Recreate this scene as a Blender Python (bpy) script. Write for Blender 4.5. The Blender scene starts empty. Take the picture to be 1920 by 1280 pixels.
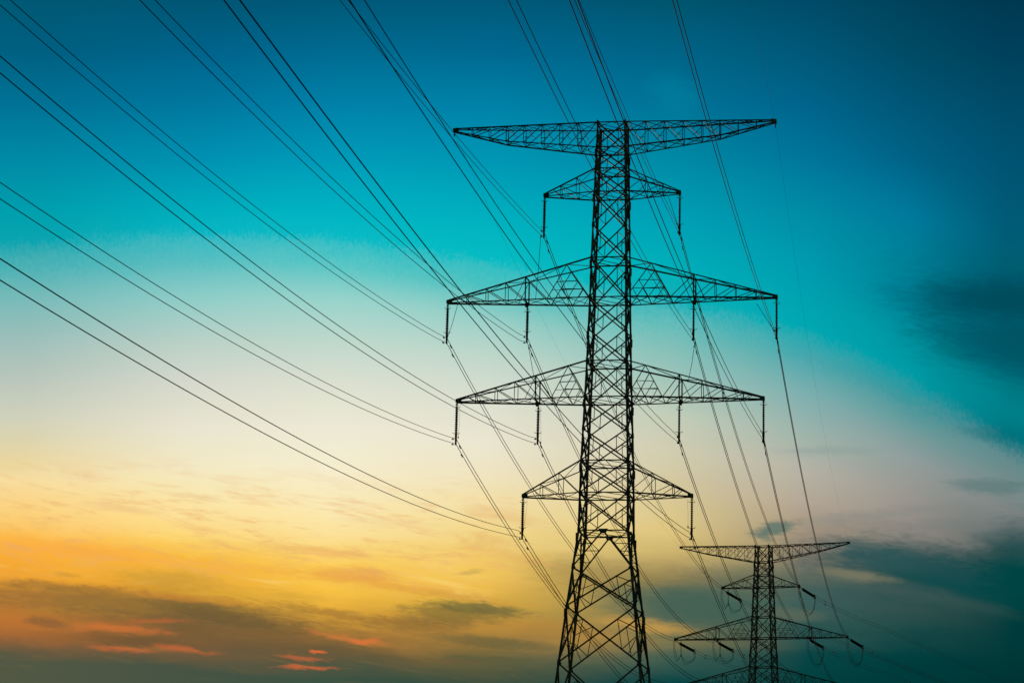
import bpy, math, random
from mathutils import Vector, Matrix
random.seed(7)
S = bpy.context.scene
COL = S.collection
R = math.radians

# ------------------------------------------------------------------ camera
cam_data = bpy.data.cameras.new("camera")
cam = bpy.data.objects.new("camera", cam_data)
COL.objects.link(cam)
PITCH, ROLL = R(12.957), R(1.496)
right0, fwd = Vector((1, 0, 0)), Vector((0, math.cos(PITCH), math.sin(PITCH)))
up0 = Vector((0, -math.sin(PITCH), math.cos(PITCH)))
rx = right0 * math.cos(ROLL) + up0 * math.sin(ROLL)
ux = up0 * math.cos(ROLL) - right0 * math.sin(ROLL)
m = Matrix((rx, ux, -fwd)).transposed().to_4x4()
m.translation = Vector((0, 0, 1.6))
cam.matrix_world = m
cam_data.sensor_width = 36
cam_data.lens = 4380 / 1920 * 36
cam_data.clip_start = 0.5
cam_data.clip_end = 20000
S.camera = cam

S.view_settings.view_transform = 'Standard'
S.view_settings.look = 'None'
S.view_settings.gamma = 1
S.view_settings.exposure = 0

# ------------------------------------------------------------------ sun (low behind the clouds, left of the towers)
SUN_AZ, SUN_EL = R(-9), R(3)
sd = bpy.data.lights.new("sun", 'SUN')
sd.energy = 2.0
sd.angle = R(0.5)
sd.color = (1.0, 0.72, 0.36)
sun = bpy.data.objects.new("sun", sd)
COL.objects.link(sun)
to_sun = Vector((math.sin(SUN_AZ) * math.cos(SUN_EL), math.cos(SUN_AZ) * math.cos(SUN_EL), math.sin(SUN_EL)))
sun.rotation_euler = to_sun.to_track_quat('Z', 'Y').to_euler()

# ------------------------------------------------------------------ sky: dusk colours by azimuth and elevation, in degrees
SKY_LOW, SKY_HIGH = 4.647, 21.267
SKY_EDGE = [(-14.07, 14.01), (-12.04, 14.43), (-8.14, 15.09), (-4.52, 15.18), (-0.59, 14.71), (4.01, 13.75), (7.35, 13.11), (9.96, 11.92), (12.25, 10.55), (13.61, 9.64)]
SKY_COLUMNS = [
  (-11.89, [(-0.0194, (82, 88, 68)), (0.0059, (95, 88, 65)), (0.0281, (138, 96, 58)), (0.0536, (190, 118, 50)), (0.0792, (178, 120, 52)), (0.1048, (236, 160, 48)), (0.1306, (250, 172, 54)), (0.1596, (254, 190, 80)), (0.1919, (252, 210, 125)), (0.2244, (248, 222, 160)), (0.2439, (236, 215, 158)), (0.27, (222, 212, 172)), (0.3027, (208, 209, 188)), (0.3551, (182, 197, 187)), (0.4077, (150, 190, 186)), (0.4472, (120, 187, 185)), (0.4835, (78, 178, 181)), (0.5284, (10, 165, 175)), (0.5756, (0, 160, 175)), (0.6694, (0, 138, 165)), (0.7624, (0, 115, 150)), (0.8544, (0, 96, 130)), (0.9454, (0, 88, 115))]),
  (-7.99, [(-0.0114, (72, 84, 68)), (0.0068, (88, 86, 65)), (0.0311, (125, 92, 58)), (0.0616, (130, 98, 55)), (0.083, (190, 145, 52)), (0.1013, (230, 166, 52)), (0.1259, (249, 190, 66)), (0.1535, (252, 209, 102)), (0.1904, (253, 227, 158)), (0.212, (248, 232, 178)), (0.2336, (243, 233, 195)), (0.2831, (232, 228, 208)), (0.3326, (214, 217, 204)), (0.3822, (185, 209, 199)), (0.4318, (142, 205, 200)), (0.4721, (90, 191, 193)), (0.5158, (10, 182, 195)), (0.5527, (0, 175, 190)), (0.6576, (0, 145, 178)), (0.7617, (0, 120, 160)), (0.8648, (0, 100, 140)), (0.967, (0, 85, 115))]),
  (-4.42, [(-0.0058, (60, 82, 66)), (0.0155, (80, 86, 65)), (0.0339, (115, 92, 58)), (0.0522, (165, 116, 55)), (0.0736, (214, 158, 56)), (0.0951, (248, 192, 66)), (0.1227, (254, 206, 84)), (0.1473, (252, 218, 128)), (0.1904, (252, 234, 178)), (0.2398, (246, 238, 207)), (0.2892, (237, 234, 213)), (0.3385, (220, 224, 208)), (0.3879, (190, 216, 204)), (0.4372, (150, 211, 203)), (0.4723, (92, 199, 197)), (0.5139, (10, 187, 197)), (0.562, (0, 180, 195)), (0.6686, (0, 155, 185)), (0.7748, (0, 130, 170)), (0.8804, (0, 108, 145)), (0.9854, (0, 88, 120))]),
  (-0.54, [(-0.0007, (50, 75, 62)), (0.0314, (100, 95, 60)), (0.0635, (190, 140, 60)), (0.0924, (214, 170, 64)), (0.1182, (236, 186, 76)), (0.1408, (242, 198, 92)), (0.1667, (243, 211, 125)), (0.2055, (244, 222, 160)), (0.2443, (241, 228, 188)), (0.2832, (236, 230, 207)), (0.335, (222, 224, 208)), (0.3868, (196, 216, 203)), (0.4386, (152, 207, 199)), (0.4742, (82, 194, 192)), (0.5198, (5, 188, 195)), (0.6042, (0, 175, 190)), (0.7032, (0, 150, 180)), (0.8021, (0, 130, 168)), (0.9007, (0, 105, 145)), (0.9988, (0, 88, 120))]),
  (4.02, [(0.0049, (10, 70, 70)), (0.0401, (60, 92, 80)), (0.0683, (125, 118, 78)), (0.0896, (90, 105, 82)), (0.1179, (90, 108, 85)), (0.1463, (160, 140, 90)), (0.1748, (205, 180, 110)), (0.2032, (222, 196, 125)), (0.2318, (220, 200, 140)), (0.2746, (212, 200, 160)), (0.3103, (210, 205, 175)), (0.3604, (195, 205, 185)), (0.4177, (155, 195, 185)), (0.475, (110, 190, 185)), (0.5173, (15, 178, 185)), (0.5736, (0, 175, 185)), (0.66, (0, 158, 180)), (0.7464, (0, 138, 165)), (0.8325, (0, 115, 150)), (0.9183, (0, 100, 135)), (1.0036, (0, 85, 110))]),
  (7.35, [(0.0086, (0, 62, 62)), (0.0537, (10, 70, 70)), (0.099, (55, 90, 85)), (0.1445, (65, 95, 92)), (0.1901, (130, 122, 108)), (0.2358, (168, 152, 132)), (0.2663, (180, 167, 150)), (0.3122, (181, 178, 165)), (0.3581, (160, 180, 170)), (0.4194, (125, 175, 175)), (0.4731, (70, 167, 172)), (0.5159, (0, 168, 178)), (0.6074, (0, 155, 175)), (0.6868, (0, 140, 165)), (0.766, (0, 118, 155)), (0.8449, (0, 100, 140)), (0.9234, (0, 88, 120)), (1.0014, (0, 75, 105))]),
  (9.97, [(0.0122, (0, 55, 55)), (0.0554, (0, 62, 62)), (0.0989, (25, 72, 70)), (0.1424, (50, 80, 77)), (0.1861, (55, 85, 82)), (0.23, (98, 106, 104)), (0.274, (148, 140, 132)), (0.3269, (152, 150, 144)), (0.38, (145, 157, 155)), (0.4333, (105, 155, 155)), (0.4733, (65, 150, 155)), (0.5139, (0, 155, 165)), (0.5591, (0, 150, 162)), (0.6007, (0, 135, 155)), (0.6699, (0, 130, 155)), (0.7251, (0, 120, 155)), (0.7938, (0, 98, 134)), (0.8621, (0, 86, 118)), (0.9299, (0, 75, 102)), (0.9972, (0, 66, 90))]),
  (12.3, [(0.0168, (0, 50, 50)), (0.1011, (0, 58, 58)), (0.1861, (0, 62, 60)), (0.2504, (0, 68, 68)), (0.3042, (84, 104, 104)), (0.3583, (124, 130, 128)), (0.4126, (118, 138, 138)), (0.4672, (100, 138, 140)), (0.5091, (0, 118, 128)), (0.5423, (0, 128, 138)), (0.5785, (0, 120, 132)), (0.6387, (0, 95, 112)), (0.7106, (0, 95, 118)), (0.7583, (0, 90, 118)), (0.8177, (0, 83, 114)), (0.8766, (0, 75, 104)), (0.935, (0, 65, 92)), (0.9929, (0, 56, 80))]),
]
SKY_PATCHES = [
  (12.571, 13.486, 2.487, 1.243, -16.5, (0, 84, 100), 0.55, 1.1, 0.6),
  (12.003, 14.012, 1.767, 0.419, -2.5, (0, 66, 82), 0.65, 1.1, 0.6),
  (12.49, 12.784, 1.963, 0.576, -12.5, (0, 76, 92), 0.6, 0.9, 0.6),
  (4.025, 18.945, 0.654, 0.445, -33.5, (0, 128, 160), 0.5, 1.0, 0.6),
  (12.124, 10.744, 0.916, 0.183, -6.5, (0, 110, 120), 0.5, 0.9, 0.5),
  (11.843, 9.508, 0.982, 0.17, -2.5, (85, 120, 118), 0.6, 0.7, 0.9),
  (7.991, 10.383, 1.047, 0.105, 1.5, (140, 160, 155), 0.5, 0.9, 0.6),
  (10.408, 7.432, 2.487, 0.589, -8.5, (0, 72, 74), 0.8, 0.9, 0.9),
  (9.007, 7.874, 1.047, 0.288, -10.5, (40, 85, 88), 0.6, 0.8, 0.5),
  (12.372, 7.686, 1.047, 0.785, 36.5, (0, 68, 68), 0.75, 0.9, 0.7),
  (9.639, 7.084, 2.225, 0.183, -12.5, (80, 95, 88), 0.3, 0.9, 0.4),
  (8.489, 7.384, 0.785, 0.118, -6.5, (150, 140, 105), 0.45, 0.9, 0.6),
  (6.618, 8.502, 0.497, 0.17, 13.5, (100, 120, 108), 0.95, 0.7, 1.0),
  (6.422, 8.306, 0.183, 0.118, -28.5, (105, 120, 108), 0.6, 0.8, 1.0),
  (6.294, 7.273, 1.571, 0.288, -1.5, (85, 100, 82), 0.45, 0.9, 0.7),
  (2.641, 7.279, 1.702, 0.393, -2.5, (120, 110, 70), 0.45, 0.9, 0.6),
  (4.608, 6.605, 1.963, 0.419, -3.5, (62, 95, 85), 0.7, 0.8, 0.6),
  (3.442, 6.107, 0.982, 0.144, -6.5, (200, 155, 75), 0.75, 0.8, 0.5),
  (0.836, 5.947, 1.571, 0.262, -4.5, (190, 140, 58), 0.4, 0.9, 0.5),
  (6.94, 6.446, 0.785, 0.157, -4.5, (110, 112, 92), 0.4, 0.9, 0.5),
  (-11.054, 5.698, 0.445, 0.105, -4.5, (98, 86, 58), 0.75, 0.9, 1.2),
  (-8.649, 6.199, 4.188, 0.288, -2.5, (118, 92, 56), 0.6, 0.9, 1.0),
  (-6.713, 6.034, 1.702, 0.223, -8.5, (98, 84, 54), 0.6, 0.8, 0.7),
  (-6.175, 5.605, 2.88, 0.34, -4.5, (104, 87, 56), 0.5, 0.9, 1.0),
  (-9.618, 5.393, 1.702, 0.131, -1.5, (100, 80, 52), 0.6, 0.8, 0.7),
  (-1.263, 6.279, 1.178, 0.262, -0.5, (112, 100, 55), 0.7, 0.8, 1.0),
  (-0.614, 6.426, 1.047, 0.144, -4.5, (105, 100, 60), 0.7, 0.7, 1.0),
  (-2.297, 5.965, 1.047, 0.157, -2.5, (125, 100, 54), 0.5, 0.9, 0.9),
  (-0.199, 5.599, 1.44, 0.144, -3.5, (92, 92, 60), 0.6, 0.8, 0.6),
  (-3.649, 7.175, 0.982, 0.144, -3.5, (228, 155, 78), 0.55, 0.8, 0.6),
  (-4.324, 7.669, 0.785, 0.118, -4.5, (235, 175, 100), 0.45, 0.9, 0.6),
  (-8.176, 6.872, 1.113, 0.17, -1.5, (190, 150, 60), 0.45, 0.9, 1.6),
  (-10.604, 6.876, 0.288, 0.052, -2.5, (200, 150, 55), 0.5, 0.8, 0.8),
  (-5.057, 6.571, 0.785, 0.079, -0.5, (205, 160, 60), 0.4, 0.9, 0.9),
  (-0.901, 7.285, 0.366, 0.052, 7.5, (200, 165, 90), 0.6, 0.7, 0.5),
  (-9.434, 8.508, 0.785, 0.092, -3.5, (232, 190, 130), 0.5, 0.9, 0.7),
  (-7.776, 8.885, 0.654, 0.052, -6.5, (235, 200, 145), 0.5, 0.9, 0.7),
  (-3.044, 8.453, 1.047, 0.092, -1.5, (238, 205, 150), 0.35, 0.9, 0.8),
  (-9.316, 5.635, 0.916, 0.092, -1.5, (226, 118, 54), 0.55, 1.2, 1.4),
  (-9.222, 5.156, 0.497, 0.052, -1.5, (222, 108, 52), 0.55, 1.2, 1.2),
  (-7.887, 5.196, 0.628, 0.059, -3.5, (222, 110, 54), 0.5, 1.2, 1.4),
  (-8.501, 5.86, 0.654, 0.065, 1.5, (200, 104, 55), 0.5, 1.0, 1.0),
  (-11.393, 5.518, 1.44, 0.288, -1.5, (190, 112, 52), 0.4, 1.1, 0.8),
  (-3.845, 5.608, 0.812, 0.059, -7.5, (228, 130, 60), 0.5, 1.2, 1.3),
  (-3.389, 5.572, 0.34, 0.039, 7.5, (238, 114, 58), 0.5, 1.1, 1.0),
  (-4.504, 5.253, 0.196, 0.039, -1.5, (245, 112, 60), 0.8, 0.9, 0.6),
  (-4.988, 5.096, 0.524, 0.046, -1.5, (212, 104, 56), 0.55, 1.0, 1.2),
  (-4.784, 4.873, 0.602, 0.034, 0.5, (225, 104, 56), 0.65, 1.0, 1.2),
  (-1.358, 5.144, 0.785, 0.052, -0.5, (110, 88, 60), 0.4, 0.9, 0.5),
  (-10.39, 7.473, 1.963, 0.183, -3.5, (250, 168, 62), 0.5, 1.1, 1.0),
  (-6.906, 7.221, 1.702, 0.131, -4.5, (248, 176, 66), 0.4, 1.1, 1.2),
  (-3.249, 6.968, 1.963, 0.105, -5.5, (226, 150, 66), 0.5, 1.1, 1.2),
  (-8.024, 6.455, 1.571, 0.079, -3.5, (214, 140, 52), 0.5, 1.1, 1.2),
  (-0.883, 6.677, 1.44, 0.079, -5.5, (206, 150, 62), 0.5, 1.1, 1.3),
  (-4.0, 6.195, 1.571, 0.092, -6.5, (150, 108, 52), 0.55, 1.1, 1.3),
  (-10.71, 6.565, 1.571, 0.092, -2.5, (150, 110, 54), 0.6, 1.1, 1.2),
  (9.017, 8.837, 1.832, 0.118, 5.5, (128, 134, 130), 0.4, 1.1, 1.3),
  (10.808, 8.581, 1.44, 0.131, -1.5, (118, 124, 122), 0.4, 1.1, 1.3),
]
IN_SPAN = {('L', '5o'): {'U': [0.12903, -0.12508, 3.57941, 0.12152], 'W': [0.14636, -0.12063, 4.03937, 0.05771]}, ('L', '4o'): {'U': [0.18045, -0.11998, 5.26188, -0.05452], 'W': [0.17148, -0.12783, 5.16832, -0.01726]}, ('L', '4i'): {'U': [0.16685, -0.13118, 5.01771, -0.11064], 'W': [0.16779, -0.13305, 5.14945, -0.0735]}, ('L', '3o'): {'U': [0.17451, -0.11861, 4.98135, -0.0815], 'W': [0.18328, -0.11501, 5.23736, -0.07239]}, ('L', '3i'): {'U': [0.17586, -0.1224, 5.15637, -0.21408], 'W': [0.16058, -0.13534, 4.62302, -0.22986]}, ('R', '5o'): {'U': [0.15843, -0.10049, 3.77217, -0.04327], 'W': [0.17438, -0.0866, 4.34407, -0.08026]}, ('R', '4i'): {'U': [0.17469, -0.0978, 4.97779, -0.00302], 'W': [0.15584, -0.12293, 4.29297, -0.01176]}, ('L', '2o'): {'U': [0.17617, -0.11194, 4.4524, -0.09224], 'W': [0.1723, -0.11687, 4.13546, -0.09996]}, ('R', '3i'): {'U': [0.15616, -0.12382, 4.20197, -0.06973], 'W': [0.14851, -0.13768, 3.68391, -0.08903]}, ('R', '4o'): {'U': [0.165, -0.10541, 4.50316, 0.14949], 'W': [0.16697, -0.10387, 4.63016, 0.12839]}, ('R', '2o'): {'U': [0.15905, -0.1042, 3.63086, -0.01166], 'W': [0.16013, -0.10791, 4.18879, 0.02168]}, ('R', '3o'): {'U': [0.1622, -0.10279, 3.63883, -0.19464], 'W': [0.16279, -0.11063, 4.31909, -0.04458]}, ('R', '1o'): {'U': [0.1583, -0.11171, 4.5677, -0.20226]}}
OUT_SAG = {('R', '3o'): [4.099, 0.056], ('R', '4o'): [3.991, -0.599], ('R', '4i'): [4.564, 1.762], ('R', '3i'): [4.302, 0.03], ('R', '2o'): [3.762, -0.067], ('R', '5o'): [3.05, -0.876], ('L', '2o'): [4.4, 0.016], ('L', '3o'): [4.482, -0.016], ('L', '3i'): [4.943, -0.264], ('L', '4i'): [5.252, 0.501], ('L', '4o'): [5.144, 0.315], ('L', '5o'): [4.367, 0.352], ('R', '1o'): [3.757, 0.014], ('L', '1o'): [2.846, 0.009]}


def lin(h):
    out = []
    for c8 in h:
        v = c8 / 255
        out.append(v / 12.92 if v <= 0.04045 else ((v + 0.055) / 1.055) ** 2.4)
    return (*out, 1)

world = bpy.data.worlds.new("World")
S.world = world
world.use_nodes = True
NT = world.node_tree
NT.nodes.clear()

def nd(t, **kw):
    n = NT.nodes.new(t)
    for k, v in kw.items():
        setattr(n, k, v)
    return n

def put(sock, v):
    if isinstance(v, bpy.types.NodeSocket):
        NT.links.new(v, sock)
    else:
        sock.default_value = v

def ma(op, a, b=0.0, c=0.0, clamp=False):
    n = nd('ShaderNodeMath', operation=op, use_clamp=clamp)
    put(n.inputs[0], a)
    put(n.inputs[1], b)
    put(n.inputs[2], c)
    return n.outputs[0]

def rng(x, a, b, lo=0.0, hi=1.0, kind='SMOOTHSTEP'):
    n = nd('ShaderNodeMapRange', interpolation_type=kind)
    put(n.inputs[0], x)
    for i, v in zip((1, 2, 3, 4), (a, b, lo, hi)):
        put(n.inputs[i], v)
    return n.outputs[0]

def mixc(f, a, b, mode='MIX'):
    n = nd('ShaderNodeMix', data_type='RGBA', blend_type=mode)
    put(n.inputs[0], f)
    put(n.inputs[6], a)
    put(n.inputs[7], b)
    return n.outputs[2]

def noise(x, y, sx, sy, z=0.0, detail=4.0, rough=0.55, dist=0.0):
    c = nd('ShaderNodeCombineXYZ')
    put(c.inputs[0], ma('MULTIPLY', x, sx))
    put(c.inputs[1], ma('MULTIPLY', y, sy))
    c.inputs[2].default_value = z
    n = nd('ShaderNodeTexNoise')
    NT.links.new(c.outputs[0], n.inputs['Vector'])
    n.inputs['Scale'].default_value = 1.0
    n.inputs['Detail'].default_value = detail
    n.inputs['Roughness'].default_value = rough
    n.inputs['Distortion'].default_value = dist
    return ma('SUBTRACT', n.outputs[0], 0.5)

tc = nd('ShaderNodeTexCoord')
sp = nd('ShaderNodeSeparateXYZ')
NT.links.new(tc.outputs['Generated'], sp.inputs[0])
DX, DY, DZ = sp.outputs
AZ = ma('MULTIPLY', ma('ARCTAN2', DX, DY), 57.29578)
EL = ma('MULTIPLY', ma('ARCSINE', DZ), 57.29578)

# slow cloud drift plus fine mottling at the upper limit of the pale band
drift = noise(AZ, EL, 0.16, 0.9, 3.1, 5, 0.6, 0.3)
lowness = rng(EL, 11.0, 6.0)
elw = ma('ADD', EL, ma('MULTIPLY', ma('MULTIPLY', drift, 1.1), ma('ADD', lowness, 0.12)))

fc = nd('ShaderNodeFloatCurve')
cv = fc.mapping.curves[0]
A0, A1 = -14.0, 14.0
pts = [(-14.0, SKY_EDGE[1][1] - 0.25)] + [p for p in SKY_EDGE if A0 < p[0] < A1] + [(14.0, SKY_EDGE[-1][1] - 0.5)]
while len(cv.points) < len(pts):
    cv.points.new(0.5, 0.5)
for cp, (a, e) in zip(cv.points, pts):
    cp.location = ((a - A0) / (A1 - A0), e / 20.0)
    cp.handle_type = 'AUTO'
fc.mapping.update()
NT.links.new(rng(AZ, A0, A1, 0, 1, 'LINEAR'), fc.inputs[1])
EDGE = ma('MULTIPLY', fc.outputs[0], 20.0)
speck = ma('ADD', ma('MULTIPLY', noise(AZ, EL, 16, 9, 9.3, 5, 0.8), 1.0), ma('MULTIPLY', noise(AZ, EL, 1.1, 1.6, 1.3, 4), 0.35))
near_edge = rng(ma('ABSOLUTE', ma('SUBTRACT', elw, EDGE)), 1.1, 0.3)
elw = ma('ADD', elw, ma('MULTIPLY', speck, near_edge))
lowpart = ma('DIVIDE', ma('SUBTRACT', elw, SKY_LOW), ma('SUBTRACT', EDGE, SKY_LOW))
highpart = ma('ADD', 1.0, ma('DIVIDE', ma('SUBTRACT', elw, EDGE), ma('SUBTRACT', SKY_HIGH, EDGE)))
W = ma('MULTIPLY', ma('MAXIMUM', ma('MINIMUM', lowpart, 1.0), ma('MULTIPLY', highpart, ma('GREATER_THAN', elw, EDGE))), 0.5)

prev = None
for az, stops in SKY_COLUMNS:
    r = nd('ShaderNodeValToRGB')
    el = r.color_ramp.elements
    r.color_ramp.interpolation = 'B_SPLINE' if False else 'LINEAR'
    while len(el) < len(stops):
        el.new(0.5)
    for e, (p, h) in zip(el, stops):
        e.position = min(max(p, 0.0), 1.0)
        e.color = lin(h)
    NT.links.new(W, r.inputs[0])
    if prev is None:
        skyc = r.outputs[0]
    else:
        skyc = mixc(rng(AZ, prev, az, 0, 1, 'LINEAR'), skyc, r.outputs[0])
    prev = az

# thin streaks of high cloud drawn out along the wind, sinking to the right
AZr = ma('ADD', ma('MULTIPLY', AZ, 0.995), ma('MULTIPLY', EL, -0.10))
ELr = ma('ADD', ma('MULTIPLY', AZ, 0.10), ma('MULTIPLY', EL, 0.995))
st1 = noise(AZr, ELr, 0.55, 3.6, 5.7, 6, 0.62, 0.9)
st2 = noise(AZr, ELr, 1.6, 9.0, 8.2, 5, 0.6, 0.6)
band = ma('MULTIPLY', rng(EL, 6.5, 7.6), rng(EL, 10.2, 8.2))
warm = rng(AZ, 3.0, -2.0)
streak = ma('MULTIPLY', rng(ma('ADD', st1, ma('MULTIPLY', st2, 0.55)), -0.02, 0.24), ma('MULTIPLY', band, warm))
skyc = mixc(ma('MULTIPLY', streak, 0.6), skyc, lin((232, 172, 112)))
lobe = ma('MULTIPLY', rng(EL, 7.6, 6.0), rng(EL, 4.4, 5.0))
streak2 = ma('MULTIPLY', rng(noise(AZr, ELr, 0.6, 4.2, 15.7, 6, 0.62, 0.7), 0.03, 0.26), lobe)
skyc = mixc(ma('MULTIPLY', ma('MULTIPLY', streak2, warm), 0.4), skyc, lin((158, 122, 58)))
mott = ma('MULTIPLY', noise(AZr, ELr, 0.38, 2.0, 52.0, 6, 0.62, 0.7), ma('MULTIPLY', ma('MULTIPLY', rng(EL, 10.5, 8.0), rng(EL, 6.0, 7.0)), rng(AZ, 4.0, 0.0)))
skyc = mixc(ma('MULTIPLY', rng(mott, 0.02, 0.2), 0.45), skyc, lin((226, 172, 104)))
skyc = mixc(ma('MULTIPLY', ma('MULTIPLY', rng(mott, -0.02, -0.2), warm), 0.35), skyc, lin((255, 222, 130)))

wx = noise(AZr, ELr, 0.9, 3.2, 21.0, 5, 0.6, 0.6)
wy = noise(AZr, ELr, 1.1, 3.6, 33.0, 6, 0.66, 0.8)
rag = noise(AZr, ELr, 2.0, 8.0, 41.0, 5, 0.65, 0.8)
PU = ma('ADD', AZ, ma('MULTIPLY', wx, 0.9))
PV = ma('ADD', EL, ma('MULTIPLY', wy, 0.30))
for cx, cy, sx, sy, ang, h, op, soft, ragged in SKY_PATCHES:
    ca, sa = math.cos(R(ang)), math.sin(R(ang))
    dx = ma('SUBTRACT', PU, cx)
    dy = ma('SUBTRACT', PV, cy)
    p = ma('ADD', ma('MULTIPLY', dx, ca / sx), ma('MULTIPLY', dy, sa / sx))
    q = ma('ADD', ma('MULTIPLY', dx, -sa / sy), ma('MULTIPLY', dy, ca / sy))
    r = ma('SQRT', ma('ADD', ma('MULTIPLY', p, p), ma('MULTIPLY', q, q)))
    r = ma('ADD', r, ma('MULTIPLY', rag, ragged * 1.6))
    skyc = mixc(rng(r, 1 + soft * 0.75, 1 - soft * 0.75, 0.0, op), skyc, lin(h))

# the dark eastern sky behind the photographer comes from the physical dusk sky
nish = nd('ShaderNodeTexSky', sky_type='NISHITA', sun_disc=False)
nish.sun_elevation = SUN_EL
nish.sun_rotation = SUN_AZ
east = mixc(1.0, nish.outputs[0], (0.02, 0.03, 0.035, 1), 'MULTIPLY')
away = rng(ma('ABSOLUTE', AZ), 16.0, 60.0)
skyc = mixc(away, skyc, east)
skyc = mixc(rng(EL, 24.0, 60.0), skyc, lin((0, 40, 58)))
skyc = mixc(rng(EL, 3.5, -1.0), skyc, lin((12, 36, 34)))
bg = nd('ShaderNodeBackground')
wo = nd('ShaderNodeOutputWorld')
put(bg.inputs[0], skyc)
bg.inputs[1].default_value = 1.0
NT.links.new(bg.outputs[0], wo.inputs[0])
world.cycles.sampling_method = 'MANUAL'
world.cycles.sample_map_resolution = 256

# ------------------------------------------------------------------ materials
def material(name, base, rough=0.5, metal=0.0, var=0.35, scale=3.0, tint=None, bump=0.0):
    mt = bpy.data.materials.new(name)
    mt.use_nodes = True
    t = mt.node_tree
    b = t.nodes['Principled BSDF']
    tcn = t.nodes.new('ShaderNodeTexCoord')
    n = t.nodes.new('ShaderNodeTexNoise')
    n.inputs['Scale'].default_value = scale
    n.inputs['Detail'].default_value = 5
    t.links.new(tcn.outputs['Object'], n.inputs['Vector'])
    rp = t.nodes.new('ShaderNodeValToRGB')
    rp.color_ramp.elements[0].position = 0.35
    rp.color_ramp.elements[1].position = 0.68
    tint = tint or base
    rp.color_ramp.elements[0].color = (*[c * (1 - var) for c in base], 1)
    rp.color_ramp.elements[1].color = (*[c * (1 + var) for c in tint], 1)
    t.links.new(n.outputs[0], rp.inputs[0])
    t.links.new(rp.outputs[0], b.inputs['Base Color'])
    b.inputs['Roughness'].default_value = rough
    b.inputs['Metallic'].default_value = metal
    if bump:
        bp = t.nodes.new('ShaderNodeBump')
        bp.inputs['Distance'].default_value = bump
        t.links.new(n.outputs[0], bp.inputs['Height'])
        t.links.new(bp.outputs[0], b.inputs['Normal'])
    return mt

STEEL = material('galvanised_steel', (0.15, 0.175, 0.125), 0.7, 0.25, 0.5, 1.3, (0.2, 0.21, 0.12))
RED_STEEL = material('reddish_steel', (0.16, 0.055, 0.03), 0.7, 0.2, 0.5, 1.5)  # reddish tone for the left chords of two far tower arms
FITTING = material('forged_fittings', (0.03, 0.033, 0.035), 0.85, 0.0, 0.3, 6)
GLAZE = material('brown_porcelain', (0.012, 0.010, 0.010), 0.8, 0.0, 0.3, 4)
ALU = material('weathered_conductor', (0.008, 0.012, 0.013), 0.98, 0.0, 0.3, 2)
THIN = material('earth_wire_steel', (0.025, 0.04, 0.045), 0.95, 0.0, 0.3, 2)
CONC = material('concrete', (0.28, 0.27, 0.25), 0.9, 0.0, 0.25, 2, bump=0.02)
GRASS = material('dry_grass', (0.035, 0.05, 0.018), 0.95, 0.0, 0.5, 0.15, (0.07, 0.06, 0.025), 0.1)

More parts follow.
